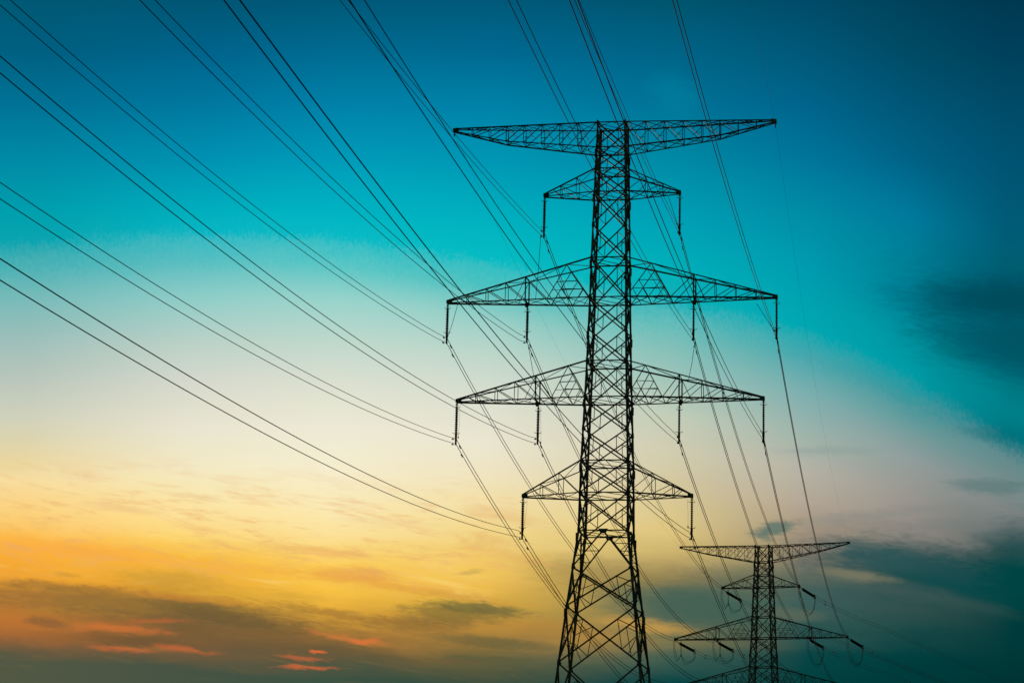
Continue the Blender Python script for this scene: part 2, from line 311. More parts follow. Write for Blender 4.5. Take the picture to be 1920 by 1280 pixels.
# ------------------------------------------------------------------ mesh helpers
class MB:
    def __init__(self):
        self.v, self.f = [], []

    def add(self, vs, fs):
        o = len(self.v)
        self.v += [tuple(p) for p in vs]
        self.f += [tuple(i + o for i in f) for f in fs]

    def angle(self, a, b, s, t=None, hint=None):
        """L-section steel angle from a to b, leg width s"""
        a, b = Vector(a), Vector(b)
        d = (b - a)
        if d.length < 1e-4:
            return
        d.normalize()
        h = Vector(hint) if hint else Vector((0.35, 0.9, 0.25))
        n = h - d * h.dot(d)
        if n.length < 1e-3:
            n = Vector((1, 0, 0)) - d * d.x
        n.normalize()
        k = d.cross(n)
        t = t or s * 0.22
        prof = [(0, 0), (s, 0), (s, t), (t, t), (t, s), (0, s)]
        vs = []
        for p in (a, b):
            for x, y in prof:
                vs.append(p + n * (x - s * 0.4) + k * (y - s * 0.4))
        fs = [(i, (i + 1) % 6, 6 + (i + 1) % 6, 6 + i) for i in range(6)]
        fs += [(5, 4, 3, 2, 1, 0), (6, 7, 8, 9, 10, 11)]
        self.add(vs, fs)

    def rod(self, pts, r, n=6, cap=True):
        pts = [Vector(p) for p in pts]
        vs, fs = [], []
        ref = Vector((0, 0, 1))
        for i, p in enumerate(pts):
            d = (pts[min(i + 1, len(pts) - 1)] - pts[max(i - 1, 0)]).normalized()
            rf = ref if abs(d.z) < 0.95 else Vector((1, 0, 0))
            a = d.cross(rf).normalized()
            b = a.cross(d)
            for j in range(n):
                t = 2 * math.pi * j / n
                vs.append(p + (a * math.cos(t) + b * math.sin(t)) * r)
        for i in range(len(pts) - 1):
            for j in range(n):
                fs.append((i * n + j, i * n + (j + 1) % n, (i + 1) * n + (j + 1) % n, (i + 1) * n + j))
        if cap:
            fs.append(tuple(range(n))[::-1])
            fs.append(tuple((len(pts) - 1) * n + j for j in range(n)))
        self.add(vs, fs)

    def lathe(self, a, b, prof, n=12):
        """prof = [(distance along a->b in metres, radius)]"""
        a, b = Vector(a), Vector(b)
        d = (b - a).normalized()
        rf = Vector((0, 0, 1)) if abs(d.z) < 0.9 else Vector((1, 0, 0))
        u = d.cross(rf).normalized()
        w = d.cross(u)
        vs, fs = [], []
        for s, r in prof:
            for j in range(n):
                t = 2 * math.pi * j / n
                vs.append(a + d * s + (u * math.cos(t) + w * math.sin(t)) * r)
        for i in range(len(prof) - 1):
            for j in range(n):
                fs.append((i * n + j, i * n + (j + 1) % n, (i + 1) * n + (j + 1) % n, (i + 1) * n + j))
        fs.append(tuple(range(n)))
        fs.append(tuple((len(prof) - 1) * n + j for j in range(n))[::-1])
        self.add(vs, fs)

    def box(self, c, sx, sy, sz, ax=None):
        c = Vector(c)
        if ax is None:
            ax = (Vector((1, 0, 0)), Vector((0, 1, 0)), Vector((0, 0, 1)))
        vs = [c + ax[0] * (i * sx / 2) + ax[1] * (j * sy / 2) + ax[2] * (k * sz / 2)
              for i in (-1, 1) for j in (-1, 1) for k in (-1, 1)]
        self.add(vs, [(0, 1, 3, 2), (4, 6, 7, 5), (0, 4, 5, 1), (2, 3, 7, 6), (0, 2, 6, 4), (1, 5, 7, 3)])

    def plate(self, pts, th):
        """polygon plate of thickness th"""
        pts = [Vector(p) for p in pts]
        n = (pts[1] - pts[0]).cross(pts[2] - pts[0]).normalized() * (th / 2)
        k = len(pts)
        self.add([p + n for p in pts] + [p - n for p in pts],
                 [tuple(range(k)), tuple(range(2 * k - 1, k - 1, -1))] +
                 [(i, i + k, (i + 1) % k + k, (i + 1) % k) for i in range(k)])

    def torus(self, c, r, rr, ax1, ax2, n=14):
        c = Vector(c)
        pts = [c + (ax1 * math.cos(2 * math.pi * i / n) + ax2 * math.sin(2 * math.pi * i / n)) * r for i in range(n + 1)]
        self.rod(pts, rr, 5, False)

    def build(self, name, mat, parent=None, loc=None):
        me = bpy.data.meshes.new(name)
        o3 = Vector(loc) if loc is not None else Vector((0, 0, 0))
        me.from_pydata([tuple(Vector(v) - o3) for v in self.v], [], self.f)
        me.materials.append(mat)
        me.update()
        o = bpy.data.objects.new(name, me)
        if parent is not None:
            o.parent = parent
        if loc is not None:
            o.location = o3
        COL.objects.link(o)
        return o

def tag(o, label=None, cat=None, group=None, kind=None):
    for k, v in (('label', label), ('category', cat), ('group', group), ('kind', kind)):
        if v:
            o[k] = v
    return o

def empty(name, loc, rz=0.0):
    o = bpy.data.objects.new(name, None)
    o.location = loc
    o.rotation_euler = (0, 0, rz)
    o.empty_display_size = 0.5
    COL.objects.link(o)
    return o

# ------------------------------------------------------------------ ground
g = MB()
N = 40
gs, gf = [], []
for j in range(N + 1):
    for i in range(N + 1):
        x = -6000 + 12000 * i / N
        y = -5500 + 12000 * j / N
        gs.append((x, y, 0))
for j in range(N):
    for i in range(N):
        a = j * (N + 1) + i
        gf.append((a, a + 1, a + N + 2, a + N + 1))
g.add(gs, gf)
tag(g.build('ground', GRASS), kind='structure')

# ------------------------------------------------------------------ lattice towers
# ring: height, width of the square body
def lerp(a, b, t):
    return a + (b - a) * t

class Tower:
    def __init__(self, root, rings, arms, panels, leg_s, k=1.0):
        self.root, self.rings, self.arms, self.panels, self.leg_s, self.k = root, rings, arms, panels, leg_s, k

    def w(self, z):
        r = self.rings
        for (z0, w0), (z1, w1) in zip(r, r[1:]):
            if z1 <= z <= z0:
                return lerp(w0, w1, (z0 - z) / (z0 - z1))
        return r[0][1] if z > r[0][0] else r[-1][1]

    def corner(self, sx, sy, z):
        h = self.w(z) / 2
        return Vector((sx * h, sy * h, z))

    def legs(self, nodes):
        for sx in (-1, 1):
            for sy in (-1, 1):
                b = MB()
                zs = [r[0] for r in self.rings]
                for z0, z1 in zip(zs, zs[1:]):
                    s = self.leg_s * (0.95 if z0 < 30 else 0.74 if z0 > 45 else 0.84) * self.k
                    a, c = self.corner(sx, sy, z0), self.corner(sx, sy, z1)
                    d = (c - a).normalized()
                    # both flanges of the angle lie in the two body faces
                    nx, ny = Vector((-sx, 0, 0)), Vector((0, -sy, 0))
                    t = s * 0.17
                    vs = []
                    for p in (a, c):
                        for x, y in [(0, 0), (s, 0), (s, t), (t, t), (t, s), (0, s)]:
                            vs.append(p + nx * (x - t) + ny * (y - t))
                    f = [(i, (i + 1) % 6, 6 + (i + 1) % 6, 6 + i) for i in range(6)] + [(5, 4, 3, 2, 1, 0), (6, 7, 8, 9, 10, 11)]
                    if sx * sy < 0:
                        f = [q[::-1] for q in f]
                    b.add(vs, f)
                # splice plates at the joints and climbing bolts
                for z in nodes[1::2]:
                    p = self.corner(sx, sy, z - 0.5)
                    b.box(p, self.leg_s * 0.9 * self.k, self.leg_s * 0.9 * self.k, 0.6)
                if sx * sy < 0:
                    z = 3.0
                    i = 0
                    while z < zs[0] - 0.3:
                        p = self.corner(sx, sy, z)
                        q = Vector((sx, 0, 0)) if i % 2 else Vector((0, sy, 0))
                        b.rod([p, p + q * 0.26], 0.018, 5)
                        z += 0.42
                        i += 1
                leg = b.build('leg', STEEL, self.root)
                for z in nodes:
                    gb = MB()
                    p = self.corner(sx, sy, z)
                    s = 0.21 * self.k * (1.15 if z < 40 else 1.0)
                    for ax in (Vector((-sx, 0, 0)), Vector((0, -sy, 0))):
                        off = Vector((0, sy * 0.012, 0)) if ax.x else Vector((sx * 0.012, 0, 0))
                        q = p + off - ax * 0.04
                        gb.plate([q + Vector((0, 0, s)), q + ax * s * 0.9 + Vector((0, 0, s * 0.45)),
                                  q + ax * s * 1.25 - Vector((0, 0, s * 0.4)), q - Vector((0, 0, s))], 0.02)
                    gb.build('gusset_plate', STEEL, leg)
                if self.rings[-1][0] <= 0.1:
                    fb = MB()
                    p = self.corner(sx, sy, 0.0)
                    fb.lathe(p + Vector((0, 0, -0.3)), p + Vector((0, 0, 1)), [(0, 0.62), (0.55, 0.62), (0.62, 0.55), (0.85, 0.4)], 16)
                    fb.build('footing', CONC, leg)

    def face(self, ax, sg):
        """one of the four body faces; ax 0 = faces along y, 1 = faces along x"""
        def P(s, z):
            return self.corner(s, sg, z) if ax == 0 else self.corner(sg, s, z)
        b = MB()
        hint = (0, sg, 0.1) if ax == 0 else (sg, 0, 0.1)
        k = self.k
        dg, rd = 0.1 * k, 0.055 * k
        def M(a, c, s):
            b.angle(a, c, s, None, hint)
        for z0, z1, kind in self.panels:
            a, c, e, f = P(-1, z0), P(1, z0), P(-1, z1), P(1, z1)
            if kind == 'X':
                M(a, f, dg)
                M(c, e, dg)
                w0, w1 = (c - a).length, (f - e).length
                t = w0 / (w0 + w1)
                X = a.lerp(f, t)
                for s, U, L in ((-1, a, e), (1, c, f)):
                    qu, ql = U.lerp(X, 0.5), L.lerp(X, 0.5)
                    md = P(s, lerp(z0, z1, t))
                    M(qu, ql, rd)
                    M(md, ql, rd)
                    if s > 0 or z0 - z1 > 2.7:
                        M(md, qu, rd)
            elif kind == 'V':
                m0 = (a + c) / 2
                for s, leg0, leg1 in ((-1, a, e), (1, c, f)):
                    M(m0, leg1, dg * 1.1)
                    for u in (0.36, 0.68):
                        zz = lerp(z0, z1, u)
                        M(P(s, zz), m0.lerp(leg1, u), rd)
                    M(P(s, lerp(z0, z1, 0.36)), m0.lerp(leg1, 0.68), rd)
                    M(P(s, z0), m0.lerp(leg1, 0.36), rd)
                b.plate([m0 + Vector((0.0, 0, 0.12)) + (c - a).normalized() * 0.35, m0 + Vector((0, 0, 0.12)) - (c - a).normalized() * 0.35,
                         m0 - Vector((0, 0, 0.22)) - (c - a).normalized() * 0.2, m0 - Vector((0, 0, 0.22)) + (c - a).normalized() * 0.2], 0.03)
            elif kind == 'G':
                M(a, f, dg * 1.15)
                M(c, e, dg * 1.15)
                w0, w1 = (c - a).length, (f - e).length
                t = w0 / (w0 + w1)
                X = a.lerp(f, t)
                for s, U, L in ((-1, a, e), (1, c, f)):
                    qu, ql = U.lerp(X, 0.5), L.lerp(X, 0.45)
                    M(qu, ql, rd)
                    M(qu, P(s, lerp(z0, z1, t * 0.85)), rd)
                    M(ql, P(s, lerp(z0, z1, t * 1.1)), rd)
                    M(ql.lerp(L, 0.35), P(s, lerp(z0, z1, t * 1.1)), rd * .9)
        b.build('face_bracing', STEEL, self.root)

    def frames(self, zs):
        for z in zs:
            b = MB()
            c = [self.corner(sx, sy, z) for sx, sy in ((-1, -1), (1, -1), (1, 1), (-1, 1))]
            for i in range(4):
                b.angle(c[i], c[(i + 1) % 4], 0.09 * self.k, None, (0, 0, 1))
            ms = [(c[i] + c[(i + 1) % 4]) / 2 for i in range(4)]
            for i in range(4):
                b.angle(ms[i], ms[(i + 1) % 4], 0.05 * self.k, None, (0, 0, 1))
            b.angle(c[0] - Vector((0, 0, .06)), c[2] - Vector((0, 0, .06)), 0.05 * self.k, None, (0, 0, 1))
            b.build('horizontal_frame', STEEL, self.root)

    def arm(self, sx, A):
        k = self.k
        ctr = A.get('off', 0.0)
        tip = A['tip'] + sx * ctr
        zt, zb, ztip = A['zt'], A['zb'], A['ztip']
        ht, hb = self.w(zt) / 2, self.w(zb) / 2
        hy = 0.13
        kink = A.get('kink')
        def up(x, sy):
            t = (tip - x) / (tip - ht)
            z = lerp(ztip + 0.09, zt, t)
            return Vector((sx * x, sy * lerp(hy, ht, t), z))
        def lo(x, sy):
            t = (tip - x) / (tip - hb)
            z = lerp(ztip - 0.09, zb, t)
            if kink:
                xk, zk = kink
                z = lerp(ztip - 0.09, zk, (tip - x) / (tip - xk)) if x > xk else lerp(zk, zb, (xk - x) / (xk - hb))
            return Vector((sx * x, sy * lerp(hy, hb, t), z))
        mat = A.get('mat', STEEL) if sx < 0 else STEEL
        b = MB()
        rd = 0.052 * k
        xs = A['xs']
        post = A.get('post')
        for sy in (-1, 1):
            H = (0, sy, 0.1)
            M = lambda a, c, s=rd: b.angle(a, c, s, None, H)
            if A['style'] == 'top':
                nodes = xs + [hb]
                for i, x in enumerate(xs):
                    M(up(x, sy), lo(x, sy), rd * (1.4 if kink and abs(x - kink[0]) < .1 else 1))
                M(lo(xs[0], sy), up(xs[1], sy))
                for i in range(1, len(nodes) - 1):
                    p, q = lo(nodes[i], sy), up(nodes[i + 1], sy)
                    M(p, q)
                    if i >= 2:
                        r0 = up(nodes[i], sy)
                        m0 = p.lerp(q, 0.5)
                        M(r0, m0, rd * 0.85)
                        if i >= 3:
                            e0 = lo(nodes[i + 1], sy)
                            t = 0.28
                            M(p.lerp(up(nodes[i], sy), 0.3), p.lerp(q, 0.3), rd * 0.8)
            else:
                n = len(xs)
                for i, x in enumerate(xs):
                    M(up(x, sy), lo(x, sy))
                seq = xs + ([post] if post else [hb])
                for i in range(len(seq) - 1):
                    M(up(seq[i], sy), lo(seq[i + 1], sy))
                M(up(lerp(tip, xs[0], .55), sy), lo(xs[0], sy))
                if post:
                    M(up(post, sy), lo(post, sy), rd * 2.0)
                    xq, xp = A['xq'], A['xp']
                    Pk, Q, B0 = up(xp, sy), lo(xq, sy), lo(hb, sy)
                    M(up(post, sy), Q, rd * 1.2)
                    M(Pk, Q, rd * 1.2)
                    M(Pk, B0, rd * 1.3)
                    Mb = lo((xq + hb) / 2, sy)
                    l1, r1 = Pk.lerp(Q, 0.5), Pk.lerp(B0, 0.5)
                    M(l1, r1)
                    M(l1, Mb)
                    M(r1, Mb)
                    l2 = l1.lerp(Mb, 0.5)
                    M(l2, Pk.lerp(B0, 0.75))
                    M(l2, Pk.lerp(Q, 0.75), rd * .8)
                    M(Pk.lerp(B0, 0.75), lo(lerp(hb, (xq + hb) / 2, .5), sy), rd * .9)
                    # second lattice leg outside the post
                    M(up(lerp(post, xs[-1], 0.0), sy), lo(lerp(post, xs[-1], .5), sy), rd * .8)
        # plan lacing in the bottom and top planes
        if A['style'] == 'top':
            lows = [lerp(tip, xs[0], 0.6)] + xs + [hb]
        else:
            lows = xs + ([post, A['xq'], (A['xq'] + hb) / 2] if post else []) + [hb]
        for i in range(len(lows)):
            b.angle(lo(lows[i], -1), lo(lows[i], 1), rd, None, (0, 0, 1))
            if i < len(lows) - 1:
                b.angle(lo(lows[i], -1), lo(lows[i + 1], 1), rd * .9, None, (0, 0, 1))
                b.angle(lo(lows[i], 1) + Vector((0, 0, .05)), lo(lows[i + 1], -1) + Vector((0, 0, .05)), rd * .9, None, (0, 0, 1))
        tops = lows if A['style'] == 'top' else xs + ([post, A['xp']] if post else []) + [ht]
        for i in range(len(tops)):
            b.angle(up(tops[i], -1), up(tops[i], 1), rd, None, (0, 0, 1))
            if i < len(tops) - 1:
                s0 = 1 if i % 2 else -1
                b.angle(up(tops[i], s0), up(tops[i + 1], -s0), rd * .9, None, (0, 0, 1))
                if A['style'] == 'top':
                    b.angle(up(tops[i], -s0), up(tops[i + 1], s0), rd * .8, None, (0, 0, 1))
        # bay struts crossing inside the arm
        name = 'earth_wire_arm' if A['style'] == 'top' else 'cross_arm'
        arm = b.build(name, STEEL, self.root)
        cs = 0.085 * k * A.get('chord', 1.0)
        for sy in (-1, 1):
            c = MB()
            c.angle(up(tip, sy), up(ht, sy), cs, None, (0, sy, 1))
            c.build('upper_chord', mat, arm)
            c = MB()
            if kink:
                c.angle(lo(tip, sy), lo(kink[0], sy), cs, None, (0, sy, -1))
                c.angle(lo(kink[0], sy), lo(hb, sy), cs, None, (0, sy, -1))
            else:
                c.angle(lo(tip, sy), lo(hb, sy), cs, None, (0, sy, -1))
            c.build('lower_chord', mat, arm)
        t = MB()
        px = sx * (tip - 0.02)
        t.plate([(px + sx * .1, -hy - .04, ztip + .13), (px - sx * .3, -hy - .05, ztip + .17), (px - sx * .25, -hy - .05, ztip - .12), (px + sx * .1, -hy - .04, ztip - .17)], 0.03)
        t.plate([(px + sx * .1, hy + .04, ztip + .17), (px - sx * .3, hy + .05, ztip + .17), (px - sx * .25, hy + .05, ztip - .12), (px + sx * .1, hy + .04, ztip - .17)], 0.03)
        t.box((px, 0, ztip), 0.22, 2 * hy + 0.1, 0.15)
        t.build('tip_plate', STEEL, arm)
        if post:
            h = MB()
            for sy in (-1, 1):
                h.angle(lo(post, sy), Vector((sx * post, 0, zb - 0.28)), 0.07 * k)
            h.plate([(sx * post - .2, 0.0, zb - .05), (sx * post + .2, 0.0, zb - .05), (sx * post + .1, 0.0, zb - .4), (sx * post - .1, 0.0, zb - .4)], 0.04)
            h.angle(lo(post, -1), lo(post, 1), 0.12 * k, None, (0, 0, 1))
            h.build('hanger_bracket', STEEL, arm)

    def build_all(self, nodes, frames):
        self.legs(nodes)
        for ax in (0, 1):
            for sg in (-1, 1):
                self.face(ax, sg)
        self.frames(frames)
        for A in self.arms:
            for sx in (-1, 1):
                self.arm(sx, A)

T1 = Vector((7.218, 168.43, 0))
TH1 = -0.17390
T2 = Vector((36.012, 325.236, 0))
TH2 = -0.37694

Z = dict(t1=57.23, b1=55.28, t2=53.59, b2=51.77, t3=46.66, b3=43.62, t4=38.79, b4=36.08, t5=31.34, b5=28.98, w=26.22, g1=23.53, g2=20.70, g3=16.64)
rings1 = [(Z['t1'], 2.14), (Z['b1'], 2.22), (Z['t2'], 2.33), (Z['b2'], 2.40), (Z['t3'], 2.64), (Z['b3'], 2.75), (Z['t4'], 2.99), (Z['b4'], 3.16),
          (Z['t5'], 3.49), (Z['b5'], 3.58), (Z['w'], 3.67), (Z['g1'], 4.29), (Z['g2'], 4.96), (Z['g3'], 5.84), (11.0, 7.05), (0.0, 9.4)]
m1, m2, m3 = (Z['b2'] + Z['t3']) / 2, (Z['b3'] + Z['t4']) / 2, (Z['b4'] + Z['t5']) / 2
panels1 = [(Z['t1'], Z['b1'], 'X'), (Z['b1'], Z['t2'], 'X'), (Z['t2'], Z['b2'], 'X'), (Z['b2'], m1, 'X'), (m1, Z['t3'], 'X'), (Z['t3'], Z['b3'], 'X'),
           (Z['b3'], m2, 'X'), (m2, Z['t4'], 'X'), (Z['t4'], Z['b4'], 'X'), (Z['b4'], m3, 'X'), (m3, Z['t5'], 'X'), (Z['t5'], Z['b5'], 'X'),
           (Z['b5'], Z['w'], 'X'), (Z['w'], Z['g1'], 'V'), (Z['g1'], Z['g2'], 'G'), (Z['g2'], Z['g3'], 'G'), (Z['g3'], 11.0, 'G'), (11.0, 0.2, 'G')]
arms1 = [
    dict(style='top', tip=12.22, ztip=57.25, zt=Z['t1'], zb=Z['b1'], kink=(8.1, 56.12), xs=[10.8, 9.45, 8.1, 6.75, 5.35, 3.95, 2.55]),
    dict(style='arm', tip=5.11, ztip=51.9, zt=Z['t2'], zb=Z['b2'], xs=[3.86, 2.6]),
    dict(style='arm', tip=12.30, ztip=43.74, zt=Z['t3'], zb=Z['b3'], xs=[10.8, 9.32, 7.82], post=6.27, xq=4.6, xp=3.15, chord=1.1),
    dict(style='arm', tip=11.36, ztip=36.15, zt=Z['t4'], zb=Z['b4'], xs=[9.9, 8.41, 6.91], post=5.30, xq=4.1, xp=2.85, chord=1.1),
    dict(style='arm', tip=6.20, ztip=29.01, zt=Z['t5'], zb=Z['b5'], xs=[4.85, 3.4]),
]
tower1 = tag(empty('transmission_tower', T1, TH1), 'large near lattice steel tower carrying wires on vertical hanging insulators', 'pylon', 'lattice transmission towers')
tw = Tower(tower1, rings1, arms1, panels1, 0.178)
tw.build_all([p[0] for p in panels1] + [Z['t3'] * .5 + Z['b3'] * .5], [Z['t1'], Z['b1'], Z['t2'], Z['b2'], Z['t3'], Z['b3'], Z['t4'], Z['b4'], Z['t5'], Z['b5'], Z['w']])

# far tower, a tension tower at the bend of the line
Y = dict(t1=47.91, b1=45.72, t2=43.85, b2=42.19, t3=38.06, b3=35.10, t4=31.13, b4=28.60, t5=24.2, b5=21.9, w=19.3, g1=16.6, g2=13.6)
rings2 = [(Y['t1'], 2.04), (Y['b1'], 2.11), (Y['t2'], 2.28), (Y['b2'], 2.39), (Y['t3'], 2.67), (Y['b3'], 2.86), (Y['t4'], 3.24), (Y['b4'], 3.42),
          (Y['t5'], 3.8), (Y['b5'], 3.95), (Y['w'], 4.2), (Y['g1'], 4.9), (Y['g2'], 5.7), (7.0, 7.6), (0.0, 9.6)]
n1, n2, n3 = (Y['b2'] + Y['t3']) / 2, (Y['b3'] + Y['t4']) / 2, (Y['b4'] + Y['t5']) / 2
panels2 = [(Y['t1'], Y['b1'], 'X'), (Y['b1'], Y['t2'], 'X'), (Y['t2'], Y['b2'], 'X'), (Y['b2'], n1, 'X'), (n1, Y['t3'], 'X'), (Y['t3'], Y['b3'], 'X'),
           (Y['b3'], n2, 'X'), (n2, Y['t4'], 'X'), (Y['t4'], Y['b4'], 'X'), (Y['b4'], n3, 'X'), (n3, Y['t5'], 'X'), (Y['t5'], Y['b5'], 'X'),
           (Y['b5'], Y['w'], 'X'), (Y['w'], Y['g1'], 'V'), (Y['g1'], Y['g2'], 'G'), (Y['g2'], 7.0, 'G'), (7.0, 0.2, 'G')]
arms2 = [
    dict(style='top', tip=12.19, ztip=48.13, zt=Y['t1'], zb=Y['b1'], kink=(8.1, 47.05), xs=[10.8, 9.45, 8.1, 6.75, 5.35, 3.95, 2.55]),
    dict(style='arm', tip=5.53, off=-0.4, ztip=42.26, zt=Y['t2'], zb=Y['b2'], xs=[4.1, 2.75], mat=RED_STEEL),
    dict(style='arm', tip=12.33, off=-0.45, ztip=35.15, zt=Y['t3'], zb=Y['b3'], xs=[10.8, 9.5, 8.1], post=6.65, xq=4.9, xp=3.3, chord=1.1, mat=RED_STEEL),
    dict(style='arm', tip=11.4, off=-0.4, ztip=28.66, zt=Y['t4'], zb=Y['b4'], xs=[9.9, 8.5, 7.1], post=5.6, xq=4.4, xp=3.1, chord=1.1),
    dict(style='arm', tip=6.2, off=-0.4, ztip=21.95, zt=Y['t5'], zb=Y['b5'], xs=[4.85, 3.5]),
]
tower2 = tag(empty('transmission_tower', T2, TH2), 'smaller far lattice tower with slanted tension insulators and drooping jumper loops', 'pylon', 'lattice transmission towers')
tw2 = Tower(tower2, rings2, arms2, panels2, 0.18, 1.1)
tw2.build_all([p[0] for p in panels2], [Y['t1'], Y['b1'], Y['t2'], Y['b2'], Y['t3'], Y['b3'], Y['t4'], Y['b4'], Y['t5'], Y['b5'], Y['w']])

# ------------------------------------------------------------------ attachment points
def loc1(x, z, y=0.0):
    return Vector((T1.x + x * math.cos(TH1) - y * math.sin(TH1), T1.y + x * math.sin(TH1) + y * math.cos(TH1), z))

def loc2(x, z, y=0.0):
    return Vector((T2.x + x * math.cos(TH2) - y * math.sin(TH2), T2.y + x * math.sin(TH2) + y * math.cos(TH2), z))

# position: (x on near tower, hanging height, arm height), (x on far tower, height)
HANG = {'2o': (5.11, 48.86, 51.80), '3o': (12.30, 40.81, 43.60), '3i': (6.21, 40.81, 43.25), '4o': (11.36, 33.12, 36.02), '4i': (5.22, 33.12, 35.70), '5o': (6.20, 26.09, 28.88)}
FAR = {'2o': (5.53, -0.4, 42.16), '3o': (12.33, -0.45, 35.05), '3i': (6.68, -0.4, 35.05), '4o': (11.4, -0.4, 28.56), '4i': (5.6, -0.4, 28.56), '5o': (6.2, -0.4, 21.85), '1o': (12.19, 0.0, 48.13)}
ARMTXT = {'2': 'short second arm', '3': 'upper long arm', '4': 'lower long arm', '5': 'short lowest arm'}
PLACE = {'o': 'tip', 'i': 'middle'}
SIDE = {'L': 'left', 'R': 'right'}

def ins_string(top, bottom, r, n, parent, name='disc_stack'):
    top, bottom = Vector(top), Vector(bottom)
    L = (bottom - top).length
    prof = [(0, 0.03)]
    st = L / n
    for i in range(n):
        s = i * st
        prof += [(s + st * .1, r * .55), (s + st * .3, r), (s + st * .6, r * .97), (s + st * .75, r * .6), (s + st * .98, r * .5)]
    b = MB()
    b.lathe(top, bottom, prof, 10)
    return b.build(name, GLAZE, parent)

# ------------------------------------------------------------------ hanging insulator strings on the near tower
for side in 'LR':
    for key, (hx, zc, za) in HANG.items():
        sx = -1 if side == 'L' else 1
        p = loc1(sx * hx, 0)
        root = tag(empty('insulator_string', (p.x, p.y, za), TH1),
                   'vertical insulator hanging from the %s %s of near tower\'s %s' % (SIDE[side], PLACE[key[1]], ARMTXT[key[0]]),
                   'insulator', 'hanging insulator strings on the near tower')
        r = 0.12 if side == 'L' else 0.095
        drop = za - zc
        b = MB()
        b.rod([(0, 0, 0.06), (0, 0, -0.3)], 0.035, 6)
        b.box((0, 0, -0.12), 0.12, 0.08, 0.12)
        b.build('top_shackle', FITTING, root)
        ins_string((0, 0, -0.28), (0, 0, -drop + 0.5), r, 15, root)
        for zz, ln in ((-0.34, 0.24), (-drop + 0.58, 0.27), (-0.2, 0.12)):
            b = MB()
            b.rod([(-ln, 0, zz + 0.05), (-ln * .8, 0, zz), (ln * .8, 0, zz - 0.03), (ln, 0, zz + 0.06)], 0.022, 5)
            b.rod([(0, -ln * .8, zz), (0, ln * .8, zz + 0.02)], 0.02, 5)
            b.build('arcing_horn', FITTING, root)
        b = MB()
        b.plate([(-.09, 0, -drop + .52), (.09, 0, -drop + .52), (.06, 0, -drop - .3), (-.06, 0, -drop - .3)], 0.04)
        b.build('yoke_plate', FITTING, root)
        for dz in (0.2, -0.2):
            b = MB()
            b.lathe((0, -.24, -drop + dz), (0, .24, -drop + dz), [(0, .028), (.1, .05), (.24, .075), (.38, .05), (.48, .028)], 8)
            b.build('suspension_clamp', FITTING, root)

# ------------------------------------------------------------------ conductors
LINE = math.atan2(T2.x - T1.x, T2.y - T1.y)
OUT_AZ = 0.528

def damper(p, d, wire):
    """stockbridge damper hung under the wire at p"""
    b = MB()
    p = Vector(p)
    d = Vector(d).normalized()
    dn = Vector((0, 0, -0.11))
    b.box(p + dn * .5, 0.05, 0.05, 0.14)
    b.rod([p + dn - d * 0.2, p + dn + d * 0.2], 0.014, 5)
    for s in (-1, 1):
        b.lathe(p + dn + d * (s * .2 - .075), p + dn + d * (s * .2 + .075), [(0, .03), (.03, .048), (.12, .048), (.15, .03)], 8)
    o = b.build('vibration_damper', FITTING, wire)
    return o

def polyline_cut(pts, cut):
    """drop the last cut metres"""
    pts = pts[:]
    while cut > 0 and len(pts) > 2:
        d = (pts[-1] - pts[-2]).length
        if d <= cut:
            cut -= d
            pts.pop()
        else:
            pts[-1] = pts[-1].lerp(pts[-2], cut / d)
            cut = 0
    return pts

NEAR_STRING = 1.5
for bundle, wires in IN_SPAN.items():
    side, key = bundle
    sx = -1 if side == 'L' else 1
    if key == '1o':
        continue
    hx, zc, za = HANG[key]
    fx, off, fz = FAR[key]
    sag, dzb = OUT_SAG[bundle]
    if key[0] in '45':
        fz = FAR[key][2]
    for nm, (phi, a, bb, dz) in wires.items():
        dv = 0.2 if nm == 'U' else -0.2
        A = loc1(sx * hx, zc + dv)
        first = A + Vector((0, 0, dz))
        pts = []
        n = 70
        for i in range(n, 0, -1):
            s = 245.0 * (i / n) ** 1.3
            pts.append(Vector((first.x - s * math.sin(phi), first.y - s * math.cos(phi), A.z + dz * min(1, s / 3) + a * s + bb * 1e-4 * s * s)))
        incoming_dir = pts[-1] - A
        pts.append(A)
        B = loc2(sx * fx + off, fz + dzb + dv * 0.95)
        outp = []
        for i in range(1, 61):
            t = i / 60
            q = A.lerp(B, t)
            q.z -= 4 * sag * t * (1 - t)
            outp.append(q)
        outp = polyline_cut(outp, NEAR_STRING)
        mb = MB()
        mb.rod(pts, 0.0185, 6)
        mb.rod([A] + outp, 0.027, 6)
        which = 'upper' if nm == 'U' else 'lower'
        w = mb.build('conductor_wire', ALU, None, A)
        tag(w, '%s wire of the pair at the %s %s of near tower\'s %s' % (which, SIDE[side], PLACE[key[1]], ARMTXT[key[0]]),
            'power line', 'conductor wires running over both towers')
        # dampers are children: their mesh is in the wire's own space
        for pth, dist in ((list(reversed(pts[:-1])), 1.1 if nm == 'U' else 1.2), (outp, 1.6 if nm == 'U' else 2.4)):
            acc, last = 0.0, A
            for q in pth:
                L = (q - last).length
                if acc + L >= dist:
                    p = last.lerp(q, (dist - acc) / L)
                    damper(p - A, q - last, w)
                    break
                acc += L
                last = q

